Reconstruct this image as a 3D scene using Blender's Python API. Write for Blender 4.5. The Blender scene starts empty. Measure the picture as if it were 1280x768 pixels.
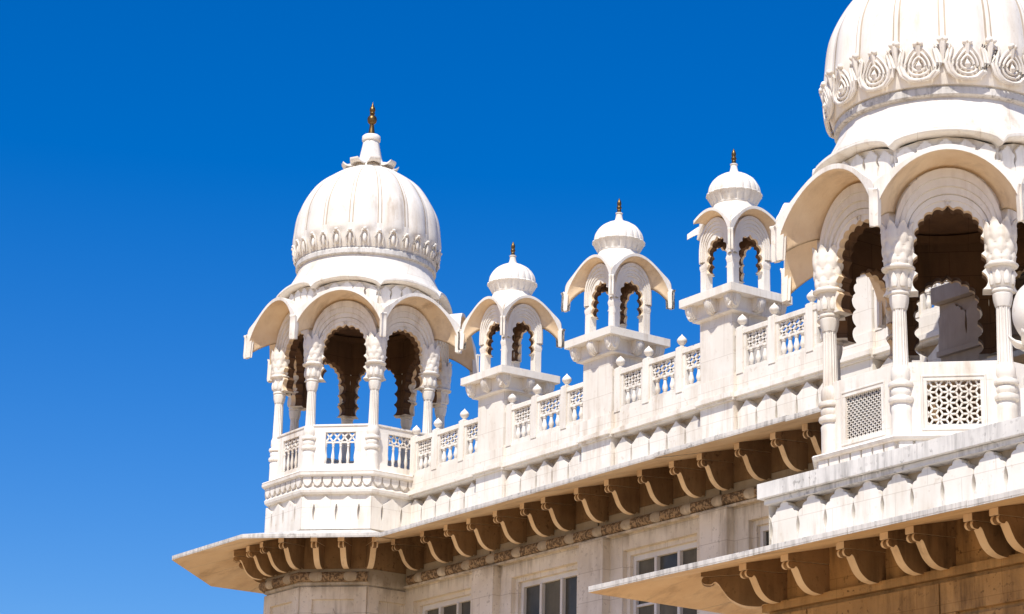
import bpy, math, random
from mathutils import Vector, Matrix
random.seed(7)
sc = bpy.context.scene
COL = sc.collection
PI = math.pi
R = math.radians

# ------------------------------------------------------------------ camera
CAM = Vector((33.678, -23.835, 1.65))
yaw, pitch, roll = R(54.70939), R(17.072465), R(1.282202)
cy, sy, cp, sp = math.cos(yaw), math.sin(yaw), math.cos(pitch), math.sin(pitch)
r0 = Vector((cy, sy, 0)); f0 = Vector((-sy, cy, 0)); u0 = Vector((0, 0, 1))
F = f0*cp + u0*sp; U1 = u0*cp - f0*sp
RT = r0*math.cos(roll) + U1*math.sin(roll)
UP = U1*math.cos(roll) - r0*math.sin(roll)
cd = bpy.data.cameras.new('camera'); cam = bpy.data.objects.new('camera', cd); COL.objects.link(cam)
m = Matrix((RT, UP, -F)).transposed().to_4x4(); m.translation = CAM
cam.matrix_world = m
cd.sensor_width = 36; cd.lens = 3077.924/1280*36
cd.clip_start = .5; cd.clip_end = 6000
sc.camera = cam

# ------------------------------------------------------------------ light
SUN_AZ, SUN_EL = -56.0, 55.5
w = bpy.data.worlds.new('World'); sc.world = w; w.use_nodes = True
nt = w.node_tree; nt.nodes.clear()
sky = nt.nodes.new('ShaderNodeTexSky'); sky.sky_type = 'NISHITA'; sky.sun_disc = False
sky.sun_elevation = R(SUN_EL); sky.sun_rotation = R(90 - SUN_AZ)
sky.air_density = 1.0; sky.dust_density = 1.15; sky.ozone_density = 3.0; sky.altitude = 300
hs = nt.nodes.new('ShaderNodeHueSaturation'); hs.inputs['Saturation'].default_value = 1.52; hs.inputs['Value'].default_value = 1.0; hs.inputs['Hue'].default_value = .514
bg = nt.nodes.new('ShaderNodeBackground'); bg.inputs['Strength'].default_value = .132
wo = nt.nodes.new('ShaderNodeOutputWorld')
nt.links.new(sky.outputs[0], hs.inputs['Color']); nt.links.new(hs.outputs[0], bg.inputs['Color'])
nt.links.new(bg.outputs[0], wo.inputs['Surface'])
sl = bpy.data.lights.new('sun', 'SUN'); sl.energy = 5.0; sl.angle = R(.53); sl.color = (1, .95, .86)
so = bpy.data.objects.new('sun', sl); COL.objects.link(so)
sd = Vector((math.cos(R(SUN_AZ))*math.cos(R(SUN_EL)), math.sin(R(SUN_AZ))*math.cos(R(SUN_EL)), math.sin(R(SUN_EL))))
so.rotation_euler = sd.to_track_quat('Z', 'Y').to_euler(); so.location = sd*60
vs = sc.view_settings
vs.view_transform = 'Standard'; vs.look = 'None'; vs.exposure = 0.15; vs.gamma = 1; vs.use_curve_mapping = False
sc.render.engine = 'CYCLES'
sc.cycles.max_bounces = 8; sc.cycles.diffuse_bounces = 5

# ------------------------------------------------------------------ materials
def stone(name, base, alt, dirt, dirt_amt=.35, dirt_lo=.52, rough=.55, bump=.15, fine=9, streak=(3, 3, .35), joints=None, speck=0., spk=(17, .60), drip=None, vary=.07):
    mt = bpy.data.materials.new(name); mt.use_nodes = True
    n = mt.node_tree.nodes; l = mt.node_tree.links
    b = n['Principled BSDF']
    geo = n.new('ShaderNodeNewGeometry')
    def noise(scale, vec=None, det=5, rough_=.6):
        t = n.new('ShaderNodeTexNoise'); t.inputs['Scale'].default_value = scale
        t.inputs['Detail'].default_value = det; t.inputs['Roughness'].default_value = rough_
        l.new(vec or geo.outputs['Position'], t.inputs['Vector']); return t.outputs['Fac']
    def ramp(x, a, c):
        t = n.new('ShaderNodeMapRange'); t.inputs['From Min'].default_value = a; t.inputs['From Max'].default_value = c
        l.new(x, t.inputs['Value']); return t.outputs['Result']
    def mul(x, k):
        t = n.new('ShaderNodeMath'); t.operation = 'MULTIPLY'; l.new(x, t.inputs[0])
        if isinstance(k, float): t.inputs[1].default_value = k
        else: l.new(k, t.inputs[1])
        return t.outputs[0]
    def mix(fac, a, c):
        t = n.new('ShaderNodeMix'); t.data_type = 'RGBA'
        l.new(fac, t.inputs['Factor'])
        for sock, v in ((t.inputs['A'], a), (t.inputs['B'], c)):
            if isinstance(v, tuple): sock.default_value = (*v, 1)
            else: l.new(v, sock)
        return t.outputs['Result']
    c1 = mix(ramp(noise(1.3), .38, .66), base, alt)
    # veins and fine speckle
    c1 = mix(mul(ramp(noise(fine, det=8), .55, .75), .35), c1, alt)
    vm = n.new('ShaderNodeVectorMath'); vm.operation = 'MULTIPLY'; vm.inputs[1].default_value = streak
    l.new(geo.outputs['Position'], vm.inputs[0])
    st = mul(ramp(noise(1.6, vm.outputs[0], 6, .7), dirt_lo, dirt_lo+.22), ramp(noise(.9), .35, .7))
    c2 = mix(mul(st, dirt_amt), c1, dirt)
    oi = n.new('ShaderNodeObjectInfo'); vr = n.new('ShaderNodeMapRange'); vr.inputs['To Min'].default_value = 1-vary; vr.inputs['To Max'].default_value = 1+vary*.35
    l.new(oi.outputs['Random'], vr.inputs['Value'])
    vm2 = n.new('ShaderNodeVectorMath'); vm2.operation = 'SCALE'; l.new(c2, vm2.inputs[0]); l.new(vr.outputs['Result'], vm2.inputs['Scale']); c2 = vm2.outputs[0]
    hgt = noise(38, det=4)
    if speck:
        # small pits and lichen specks
        pit = ramp(noise(spk[0], det=3, rough_=.5), spk[1], spk[1]+.07)
        if spk[1] > .5: pit = mul(pit, ramp(noise(1.7, det=3), .42, .60))
        c2 = mix(mul(pit, speck), c2, dirt)
    if joints:
        # block joints running round the courses: a real groove, dirt sits in it
        sx = n.new('ShaderNodeSeparateXYZ'); l.new(geo.outputs['Position'], sx.inputs[0])
        ad = n.new('ShaderNodeMath'); ad.operation = 'ADD'; l.new(sx.outputs['X'], ad.inputs[0]); l.new(sx.outputs['Y'], ad.inputs[1])
        cb = n.new('ShaderNodeCombineXYZ'); l.new(ad.outputs[0], cb.inputs['X']); l.new(sx.outputs['Z'], cb.inputs['Y'])
        bt = n.new('ShaderNodeTexBrick'); l.new(cb.outputs[0], bt.inputs['Vector'])
        bt.inputs['Scale'].default_value = 1; bt.inputs['Brick Width'].default_value = joints[0]; bt.inputs['Row Height'].default_value = joints[1]
        bt.inputs['Mortar Size'].default_value = .006; bt.inputs['Mortar Smooth'].default_value = .3
        bt.inputs['Color1'].default_value = (1, 1, 1, 1); bt.inputs['Color2'].default_value = (.9, .88, .85, 1); bt.inputs['Mortar'].default_value = (.45, .38, .3, 1)
        t = n.new('ShaderNodeMix'); t.data_type = 'RGBA'; t.blend_type = 'MULTIPLY'; t.inputs['Factor'].default_value = joints[2]
        l.new(c2, t.inputs['A']); l.new(bt.outputs['Color'], t.inputs['B']); c2 = t.outputs['Result']
    if drip:
        # rain stains that run down from a ledge in separate tongues
        dv = n.new('ShaderNodeVectorMath'); dv.operation = 'MULTIPLY'; dv.inputs[1].default_value = (2.6, 2.6, .10)
        l.new(geo.outputs['Position'], dv.inputs[0])
        sz = n.new('ShaderNodeSeparateXYZ'); l.new(geo.outputs['Position'], sz.inputs[0])
        ln = n.new('ShaderNodeMath'); ln.operation = 'MULTIPLY_ADD'; ln.inputs[1].default_value = -1.5; ln.inputs[2].default_value = .95
        l.new(noise(1.0, dv.outputs[0], 5, .7), ln.inputs[0])   # 0.95-1.5*noise
        top = n.new('ShaderNodeMath'); top.operation = 'SUBTRACT'; top.inputs[0].default_value = drip[0]
        l.new(sz.outputs['Z'], top.inputs[1])                    # metres below the ledge
        d2 = n.new('ShaderNodeMath'); d2.operation = 'MULTIPLY_ADD'; d2.inputs[1].default_value = -1/drip[1]; d2.inputs[2].default_value = 0.62
        l.new(top.outputs[0], d2.inputs[0])
        sm = n.new('ShaderNodeMath'); sm.operation = 'SUBTRACT'; l.new(d2.outputs[0], sm.inputs[0]); l.new(ln.outputs[0], sm.inputs[1])
        c2 = mix(mul(ramp(sm.outputs[0], .15, .6), drip[2]), c2, dirt)
    l.new(c2, b.inputs['Base Color'])
    b.inputs['Roughness'].default_value = rough
    b.inputs['Specular IOR Level'].default_value = .3
    bp = n.new('ShaderNodeBump'); bp.inputs['Strength'].default_value = bump; bp.inputs['Distance'].default_value = .01
    l.new(hgt, bp.inputs['Height'])
    bv = n.new('ShaderNodeBevel'); bv.samples = 3; bv.inputs['Radius'].default_value = .012
    l.new(bv.outputs[0], bp.inputs['Normal'])
    l.new(bp.outputs[0], b.inputs['Normal'])
    return mt
def plain(name, col, rough=.5, metal=0.0, spec=.5):
    mt = bpy.data.materials.new(name); mt.use_nodes = True
    b = mt.node_tree.nodes['Principled BSDF']
    b.inputs['Base Color'].default_value = (*col, 1); b.inputs['Roughness'].default_value = rough
    b.inputs['Metallic'].default_value = metal; b.inputs['Specular IOR Level'].default_value = spec
    return mt
M = {}
M['marble'] = stone('white_marble', (.85, .80, .725), (.755, .70, .615), (.40, .28, .165), .75, .47, speck=.25, spk=(13, .62))
M['marble_wall'] = stone('white_marble_blocks', (.85, .80, .725), (.755, .70, .615), (.40, .28, .165), .8, .47, joints=(1.05, .5, .35), speck=.3, spk=(13, .62))
M['stain_and_recess_shade'] = stone('tan_stain_and_recess_shade', (.54, .45, .34), (.44, .36, .27), (.20, .14, .09), .8, .42)  # rib grime on domes; on terrace backings, recess shade painted into the tan
M['coping'] = stone('weathered_marble', (.74, .705, .65), (.58, .55, .51), (.11, .095, .08), .95, .45, streak=(7, 7, .5), speck=.5, spk=(14, .58))
M['soffit'] = stone('ochre_stain_and_bounce_stone', (.84, .67, .46), (.72, .53, .33), (.24, .14, .07), .75, .49, rough=.7, bump=.3, streak=(1.2, 2.5, 1))  # streaky stains plus warm ground bounce, both put into the underside colour
M['brown_stone'] = stone('dark_brown_stone', (.33, .215, .115), (.22, .135, .07), (.05, .03, .018), .9, .42, rough=.8, bump=.45, speck=.6, vary=.3)  # darker brown for the brackets and the course between them
M['pale_lit'] = stone('pale_bounce_lit_stone', (.84, .70, .52), (.74, .58, .40), (.30, .19, .10), .8, .50, rough=.7, bump=.3, speck=.3, vary=.12)  # ground bounce on the bracket fronts, painted as a lighter colour
M['shade_taupe'] = stone('taupe_shade_stone', (.44, .36, .29), (.35, .28, .22), (.16, .12, .09), .7, .46)  # pavilion's shadow on the raised parapet, put into its base colour
M['ochre'] = stone('ochre_sandstone', (.55, .35, .16), (.43, .26, .11), (.07, .038, .02), .95, .41, rough=.8, bump=.5, speck=.75, joints=(1.3, .55, .4), drip=(7.6, 1.1, .8))
M['wall'] = stone('cream_plaster_stone', (.86, .80, .70), (.72, .65, .54), (.16, .11, .06), .65, .49, rough=.7, bump=.3, joints=(1.1, .48, .5), drip=(9.64, .55, .65), speck=.35)
M['inner'] = stone('brown_interior_shade_stone', (.16, .085, .04), (.10, .05, .025), (.04, .022, .012), .8, .45, rough=.8, bump=.3, joints=(.7, .33, .8))  # interior shade painted into the stone as dark brown
M['carved'] = stone('pitted_carved_stone', (.40, .29, .18), (.28, .19, .11), (.07, .045, .03), .9, .45, rough=.85, bump=1.0, fine=26, speck=.8, spk=(24, .47))
M['frame'] = stone('grey_white_paint', (.76, .75, .73), (.66, .64, .61), (.3, .25, .2), .4, .5, rough=.5)
M['pane'] = stone('dusty_glass', (.040, .038, .030), (.10, .095, .078), (.015, .015, .012), .6, .45, rough=.28, bump=.02, fine=14)
M['pane'].node_tree.nodes['Principled BSDF'].inputs['Specular IOR Level'].default_value = .4
M['curtain'] = stone('grey_net_curtain', (.16, .15, .12), (.09, .085, .07), (.04, .04, .03), .6, .45, rough=.9, streak=(9, 9, .2))
M['brass'] = stone('aged_brass', (.22, .135, .05), (.14, .085, .035), (.05, .03, .015), .7, .45, rough=.38, bump=.1)
M['brass'].node_tree.nodes['Principled BSDF'].inputs['Metallic'].default_value = .85
M['ground'] = stone('sandy_paving', (.62, .45, .26), (.54, .38, .21), (.2, .14, .08), .4, .5, rough=.9, joints=(1.2, .8, .4))

# ------------------------------------------------------------------ mesh builder
class MB:
    def __init__(s): s.v = []; s.f = []; s.m = []
    def add(s, vs, fs, mat=0):
        o = len(s.v); s.v += [tuple(x) for x in vs]
        for f in fs: s.f.append([i+o for i in f]); s.m.append(mat)
    def box(s, x0, x1, y0, y1, z0, z1, mat=0):
        s.add([(x0,y0,z0),(x1,y0,z0),(x1,y1,z0),(x0,y1,z0),(x0,y0,z1),(x1,y0,z1),(x1,y1,z1),(x0,y1,z1)],
              [(3,2,1,0),(4,5,6,7),(0,1,5,4),(1,2,6,5),(2,3,7,6),(3,0,4,7)], mat)
    def lathe(s, prof, seg=24, c=(0,0,0), phase=0., mod=None, mat=0, cap=True):
        vs = []
        for (r, z) in prof:
            for k in range(seg):
                a = phase + 2*PI*k/seg
                rr = r if mod is None else mod(r, z, a, k)
                vs.append((c[0]+rr*math.cos(a), c[1]+rr*math.sin(a), c[2]+z))
        fs = []
        n = len(prof)
        for i in range(n-1):
            for k in range(seg):
                k2 = (k+1) % seg
                fs.append((i*seg+k, i*seg+k2, (i+1)*seg+k2, (i+1)*seg+k))
        if cap:
            fs.append(tuple(range(seg-1, -1, -1))); fs.append(tuple((n-1)*seg+k for k in range(seg)))
        s.add(vs, fs, mat)
    def prism(s, pts, n0, n1, fr=None, mat=0, side=None, back=None):
        """outline in (s,z); extruded from n0 (inner) to n1 (outer); fr maps (s,n,z)"""
        fr = fr or face
        k = len(pts)
        vs = [fr(x, n1, z) for x, z in pts] + [fr(x, n0, z) for x, z in pts]
        s.add(vs, [tuple(range(k))], mat)
        s.add(vs, [tuple(range(2*k-1, k-1, -1))], mat if back is None else back)
        s.add(vs, [(i, k+i, k+(i+1) % k, (i+1) % k) for i in range(k)], mat if side is None else side)
    def bar(s, p, q, wd, n0, n1, fr=None, mat=0):
        dx, dz = q[0]-p[0], q[1]-p[1]; L = math.hypot(dx, dz)
        if L < 1e-5: return
        ox, oz = -dz/L*wd/2, dx/L*wd/2
        s.prism([(p[0]-ox,p[1]-oz),(q[0]-ox,q[1]-oz),(q[0]+ox,q[1]+oz),(p[0]+ox,p[1]+oz)], n0, n1, fr, mat)
    def tube(s, pts, r, seg=6, closed=False, mat=0):
        n = len(pts); pts = [Vector(p) for p in pts]; vs = []
        for i, p in enumerate(pts):
            if closed: t = pts[(i+1) % n]-pts[i-1]
            else: t = pts[min(i+1, n-1)]-pts[max(i-1, 0)]
            t.normalize()
            a = t.cross(Vector((.13, .21, .97)));
            if a.length < 1e-3: a = t.cross(Vector((1, 0, 0)))
            a.normalize(); b = t.cross(a)
            rr = r[i] if isinstance(r, (list, tuple)) else r
            for k in range(seg):
                g = 2*PI*k/seg; vs.append(p + a*rr*math.cos(g) + b*rr*math.sin(g))
        fs = []
        for i in range(n if closed else n-1):
            j = (i+1) % n
            for k in range(seg):
                fs.append((i*seg+k, i*seg+(k+1) % seg, j*seg+(k+1) % seg, j*seg+k))
        if not closed:
            fs.append(tuple(range(seg-1, -1, -1))); fs.append(tuple((n-1)*seg+k for k in range(seg)))
        s.add(vs, fs, mat)
    def grid(s, rows, mat=0, flip=False, closed=False):
        h = len(rows); wd = len(rows[0]); vs = [p for r_ in rows for p in r_]; fs = []
        for i in range(h-1):
            for j in range(wd if closed else wd-1):
                j2 = (j+1) % wd
                f = (i*wd+j, i*wd+j2, (i+1)*wd+j2, (i+1)*wd+j)
                fs.append(f[::-1] if flip else f)
        s.add(vs, fs, mat)
    def ball(s, c, r, seg=10, rings=6, sc_=(1,1,1), mat=0):
        prof = [(max(1e-4, math.sin(PI*i/rings))*r, -math.cos(PI*i/rings)*r) for i in range(rings+1)]
        o = len(s.v); s.lathe(prof, seg, (0,0,0), mat=mat, cap=False)
        s.v[o:] = [(x*sc_[0]+c[0], y*sc_[1]+c[1], z*sc_[2]+c[2]) for x, y, z in s.v[o:]]
    def leaf(s, base, out, up, side, h, wd, curl, th=.02, mat=0, nu=6, nv=5, tip=1.0, serr=0., blunt=0.):
        """a leaf that rises h along up, bulges and curls outward; solid with thickness"""
        base, out, up, side = (Vector(q) for q in (base, out, up, side))
        def pt(u, v, off):
            hw = wd*(math.sin(PI*(.22+(.78-blunt)*u))**.75 if u < 1 or blunt else 0)*(.5)
            hw *= 1+serr*math.cos(2*PI*u*3.5)
            if u >= 1 and not blunt: hw = wd*.06
            o = curl*u**3 + .25*wd*(1-(2*v)**2)*math.sin(PI*min(1,u+.15)) + off
            zz = h*(u - .18*tip*max(0, u-.75)*4*curl/max(h, .01))
            return base + up*zz + out*o + side*(v*2*hw)
        rowsA = [[pt(i/nu, (j/(nv-1)-.5), th) for j in range(nv)] for i in range(nu+1)]
        rowsB = [[pt(i/nu, (j/(nv-1)-.5), 0) for j in range(nv)] for i in range(nu+1)]
        s.grid(rowsA, mat); s.grid(rowsB, mat, True)
        rim = lambda R_: [R_[0][j] for j in range(nv)] + [R_[i][-1] for i in range(1, nu+1)] + [R_[-1][j] for j in range(nv-2, -1, -1)] + [R_[i][0] for i in range(nu-1, 0, -1)]
        s.grid([rim(rowsB), rim(rowsA)], mat, closed=True)
    def build(s, name, mats, parent=None, smooth=35, loc=None, rz=0.):
        me = bpy.data.meshes.new(name); me.from_pydata([tuple(v) for v in s.v], [], s.f)
        mats = mats if isinstance(mats, (list, tuple)) else [mats]
        for mm in mats: me.materials.append(M[mm] if isinstance(mm, str) else mm)
        me.polygons.foreach_set('material_index', s.m)
        import bmesh
        bm = bmesh.new(); bm.from_mesh(me)
        bmesh.ops.remove_doubles(bm, verts=bm.verts, dist=1e-5)
        bmesh.ops.recalc_face_normals(bm, faces=bm.faces)
        bm.to_mesh(me); bm.free()
        if smooth:
            me.polygons.foreach_set('use_smooth', [True]*len(me.polygons))
            me.set_sharp_from_angle(angle=R(smooth))
        o = bpy.data.objects.new(name, me); COL.objects.link(o)
        if parent: o.parent = parent
        if loc: o.location = loc
        o.rotation_euler.z = rz
        return o
def face(x, n, z): return (x, -n, z)
def tag(o, label=None, cat=None, group=None, kind=None):
    if label: o['label'] = label
    if cat: o['category'] = cat
    if group: o['group'] = group
    if kind: o['kind'] = kind
    return o
def empty(name, loc, label=None, cat=None, group=None):
    o = bpy.data.objects.new(name, None); COL.objects.link(o); o.location = loc; o.empty_display_size = .2
    return tag(o, label, cat, group)
KIDS = {}
def children(o): return [c for c in bpy.data.objects if c.parent == o]
def copy_one(o, parent, rz=None, loc=None):
    c = o.copy(); COL.objects.link(c); c.parent = parent
    if rz is not None: c.rotation_euler.z = rz
    if loc is not None: c.location = loc
    return c
def copy_tree(o, parent=None, skip=()):
    c = o.copy(); COL.objects.link(c); c.parent = parent
    for ch in children(o):
        if ch.name.split('.')[0] in skip: continue
        copy_tree(ch, c, skip)
    return c

# ------------------------------------------------------------------ shape helpers
def catmull(pts, n=6):
    out = []
    P_ = [pts[0]] + list(pts) + [pts[-1]]
    for i in range(1, len(P_)-2):
        p0, p1, p2, p3 = P_[i-1:i+3]
        for k in range(n):
            t = k/n
            out.append(tuple(.5*((2*b)+(-a+c)*t+(2*a-5*b+4*c-d)*t*t+(-a+3*b-3*c+d)*t**3) for a, b, c, d in zip(p0, p1, p2, p3)))
    out.append(tuple(pts[-1])); return out
def arcy(s, e=.66): return max(0., 1-s*s)**e
def cusped(a, zs, za, zb, lobes=9, legs=2, bul=.34, k=6):
    """opening outline left-bottom .. apex .. right-bottom"""
    def base(t): # t 0..1 left to right over the arch
        th = PI*(1-t); x = a*math.cos(th); s_ = math.sin(th)
        return (x, zs + (za-zs)*(s_**.92))
    anchors = [(-a, zb+(zs-zb)*i/legs) for i in range(legs)] + [base(i/lobes) for i in range(lobes+1)] + [(a, zs-(zs-zb)*(i+1)/legs) for i in range(legs)]
    out = []
    mid_i = legs + lobes//2
    for i in range(len(anchors)-1):
        p, q = anchors[i], anchors[i+1]
        dx, dz = q[0]-p[0], q[1]-p[1]; L = math.hypot(dx, dz); nx, nz = -dz/L, dx/L
        for j in range(k):
            t = j/k
            b = bul*L*(4*t*(1-t))**.8
            if lobes % 2 and i == mid_i: b = bul*L*(1-abs(2*t-1))**1.4*1.5
            out.append((p[0]+dx*t+nx*b, p[1]+dz*t+nz*b))
    out.append(anchors[-1]); return out
def arch_panel(mb, wdt, zb, zt, op, n0, n1, front=0, back=1, intr=0, zc=None):
    zc = zc if zc is not None else (zb+zt)/2
    outer = []
    for (x, z) in op:
        if z < zc: outer.append((-wdt if x < 0 else wdt, z)); continue
        dx, dz = x, z-zc+1e-4
        t = min(wdt/abs(dx) if abs(dx) > 1e-6 else 1e9, (zt-zc)/dz)
        outer.append((dx*t, zc+dz*t))
    # snap the nearest points to the corners
    for cx in (-wdt, wdt):
        j = min(range(len(outer)), key=lambda i: (outer[i][0]-cx)**2+(outer[i][1]-zt)**2); outer[j] = (cx, zt)
    for n, mt, fl in ((n1, front, False), (n0, back, True)):
        mb.grid([[face(x, n, z) for x, z in op], [face(x, n, z) for x, z in outer]], mt, fl)
    nm = n0+(n1-n0)*.62
    mb.grid([[face(x, n1, z) for x, z in op], [face(x, nm, z) for x, z in op]], intr)
    mb.grid([[face(x, nm, z) for x, z in op], [face(x, n0, z) for x, z in op]], back)
    mb.grid([[face(x, n1, z) for x, z in outer], [face(x, n0, z) for x, z in outer]], front)
    for i in (0, -1):
        mb.add([face(*q) for q in ((op[i][0], n1, op[i][1]), (outer[i][0], n1, outer[i][1]), (outer[i][0], n0, outer[i][1]), (op[i][0], n0, op[i][1]))], [(0,1,2,3)], front)
def ring_strip(mb, a0, h0, a1, h1, zs, zb, n0, n1, mat=0, N=24, e=.92):
    def cur(a, h): return [(-a, zb)] + [(a*math.cos(PI*(1-i/N)), zs+(h-zs)*math.sin(PI*i/N)**e) for i in range(N+1)] + [(a, zb)]
    c0, c1 = cur(a0, h0), cur(a1, h1)
    F4 = [[face(x, n1, z) for x, z in c0], [face(x, n1, z) for x, z in c1], [face(x, n0, z) for x, z in c1], [face(x, n0, z) for x, z in c0]]
    mb.grid(F4 + [F4[0]], mat)
def eave(mb, tanA, ni, no, no_c, zi_s, zi_a, zo_s, zo_a, th=.065, corner=.12, N=28, T=6, smin=-1., smax=1., e=.58, tops=0, under=1):
    """curved bangla eave: inner edge on the wall, outer edge drooping to the corners"""
    def pt(s, t, top):
        n_in = ni; n_out = no + (no_c-no)*s*s
        a = arcy(s, e)
        zi = zi_s + (zi_a-zi_s)*a; zo = zo_s + (zo_a-zo_s)*a
        n = n_in + (n_out-n_in)*t
        z = zi + (zo-zi)*(t**1.35) + .02*math.sin(PI*t)
        if top: z += th + corner*abs(s)**7
        return face(s*n*tanA, n, z)
    ss = [smin + (smax-smin)*(.5-.5*math.cos(PI*i/N)) for i in range(N+1)]
    low = [[pt(s, j/T, 0) for s in ss] for j in range(T+1)]
    top = [[pt(s, j/T, 1) for s in ss] for j in range(T+1)]
    mb.grid(low, under, True); mb.grid(top, tops)
    mb.grid([low[-1], top[-1]], tops); mb.grid([low[0], top[0]], tops, True)
    for i in (0, -1): mb.grid([[r_[i] for r_ in low], [r_[i] for r_ in top]], tops)
    # hanging tips at the two lower corners and a small curled spur over each
    for sg in (-1, 1):
        if (sg < 0 and smin > -1) or (sg > 0 and smax < 1): continue
        nx = no_c*tanA
        d = Vector((sg*nx, no_c)).normalized()
        def q(l, t_, z): # l along the corner direction, t_ across it
            n_ = no_c + d.y*l + t_*d.x*sg*-1*sg; x_ = sg*nx + d.x*l + t_*d.y*sg
            return face(x_, n_, z)
        hw = .85*th
        zt_ = zo_s+corner+th
        u_ = th/.06
        prof_ = [(-.06*u_, zo_s-.02), (.004, zo_s-.035*u_), (.014*u_, zo_s+.02), (.008*u_, zt_*.6+zo_s*.4), (.010*u_, zt_-.04), (.026*u_, zt_-.01), (.020*u_, zt_+.008), (-.01, zt_-.005), (-.08*u_, zt_-.05)]
        k_ = len(prof_)
        vv = [q(l, -hw, z) for l, z in prof_]+[q(l, hw, z) for l, z in prof_]
        mb.add(vv, [tuple(range(k_)), tuple(range(2*k_-1, k_-1, -1))]+[(i, (i+1) % k_, k_+(i+1) % k_, k_+i) for i in range(k_)], tops)
def petal_outline(xc, pw, zb, zsh, zt, kind, slit, zslit, xmin, xmax):
    """right half heights by u 0..1 from centre to boundary"""
    def top(u):
        if kind == 'point': return zsh + (zt-zsh)*(1-u)**1.15
        # lobed: cusped steps
        k = 3; j = min(k-1, int(u*k)); f = u*k-j
        h0 = 1-(j/k)**1.15; h1 = 1-((j+1)/k)**1.15
        return zsh + (zt-zsh)*(h1+(h0-h1)*math.sqrt(max(0, 1-f*f)))
    us = [i/18 for i in range(19)]
    right = [(xc+pw/2*u*(1-.0), top(u)) for u in us]
    # slit edge going down
    sl_ = []
    for i in range(1, 9):
        t = i/8
        sl_.append((xc+pw/2-slit*math.sin(PI*t)**.8*.5, zsh+(zslit-zsh)*t))
    right[-1] = (xc+pw/2-.004, zsh)
    R_ = right + sl_ + [(xc+pw/2, zslit), (xc+pw/2, zb)]
    L_ = [(2*xc-x, z) for x, z in R_]
    pts = L_[::-1] + R_[1:]
    out = [(min(max(x, xmin), xmax), z) for x, z in pts]
    res = []
    for p in out:
        if not res or abs(p[0]-res[-1][0])+abs(p[1]-res[-1][1]) > 1e-5: res.append(p)
    return res
def petal_row(mb, centers, pw, zb, zsh, zt, n0, n1, kind='point', slit=.03, zslit=None, xmin=-99, xmax=99, fr=None, mat=0):
    zslit = zslit if zslit is not None else zb+(zsh-zb)*.35
    for c in centers:
        if c+pw/2 < xmin+.01 or c-pw/2 > xmax-.01: continue
        mb.prism(petal_outline(c, pw, zb, zsh, zt, kind, slit, zslit, xmin, xmax), n0, n1, fr, mat)
def clipseg(p, q, x0, x1, z0, z1):
    t0, t1 = 0., 1.; dx, dz = q[0]-p[0], q[1]-p[1]
    for pp, qq in ((-dx, p[0]-x0), (dx, x1-p[0]), (-dz, p[1]-z0), (dz, z1-p[1])):
        if abs(pp) < 1e-9:
            if qq < 0: return None
        else:
            t = qq/pp
            if pp < 0: t0 = max(t0, t)
            else: t1 = min(t1, t)
    if t0 >= t1: return None
    return (p[0]+dx*t0, p[1]+dz*t0), (p[0]+dx*t1, p[1]+dz*t1)
def lattice(mb, x0, x1, z0, z1, cell_w, rows, bw, n0, n1, fr=None, mat=0):
    nc = max(1, round((x1-x0)/cell_w)); cw = (x1-x0)/nc; ch = (z1-z0)/rows
    for i in range(-rows, nc+rows+1):
        for sg in (1, -1):
            p = (x0+i*cw, z0); q = (x0+i*cw+sg*cw*rows, z1)
            c = clipseg(p, q, x0, x1, z0, z1)
            if c: mb.bar(c[0], c[1], bw, n0, n1, fr, mat)
def rhombille(mb, x0, x1, z0, z1, a, bw, n0, n1, fr=None, mat=0):
    h = a*math.sqrt(3)/2
    for i in range(-1, int((x1-x0)/h)+3):
        for j in range(-2, int((z1-z0)/a)+3):
            X = x0+i*h+.02; Z = z0+j*a+(a/2 if i % 2 else 0)
            for k in range(6):
                g = R(60*k); q = (X+a/math.sqrt(3)*math.cos(g), Z+a/math.sqrt(3)*math.sin(g))
                c = clipseg((X, Z), q, x0, x1, z0, z1)
                if c: mb.bar(c[0], c[1], bw, n0, n1, fr, mat)
BAL = [(.028,0),(.028,.05),(.022,.06),(.030,.08),(.020,.10),(.024,.16),(.034,.30),(.030,.42),(.020,.62),(.018,.80),(.028,.84),(.020,.88),(.028,.92),(.028,1.0)]
def balusters(mb, x0, x1, z0, z1, n, nn, fr=None, rs=1.0):
    fr = fr or face
    H = z1-z0
    for i in range(n):
        c = fr(x0+(x1-x0)*(i+.5)/n, nn, z0)
        mb.lathe([(r_*rs, z*H) for r_, z in BAL], 10, c)
def oct_v(r, k, z): # vertex k at angle -112.5+45k
    a = R(-112.5+45*k); return (r*math.cos(a), r*math.sin(a), z)

# ================================================================== GROUND
mb = MB(); mb.add([(-3000,-3000,0),(3000,-3000,0),(3000,3000,0),(-3000,3000,0)], [(0,1,2,3)])
tag(mb.build('ground', 'ground', smooth=0), kind='structure')

# ================================================================== FINIALS (brass)
def brass_mesh(prof, nm, parent, z): 
    b = MB(); b.lathe(catmull(prof, 3), 16, (0,0,z)); return b.build(nm, 'brass', parent, 50)

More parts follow.
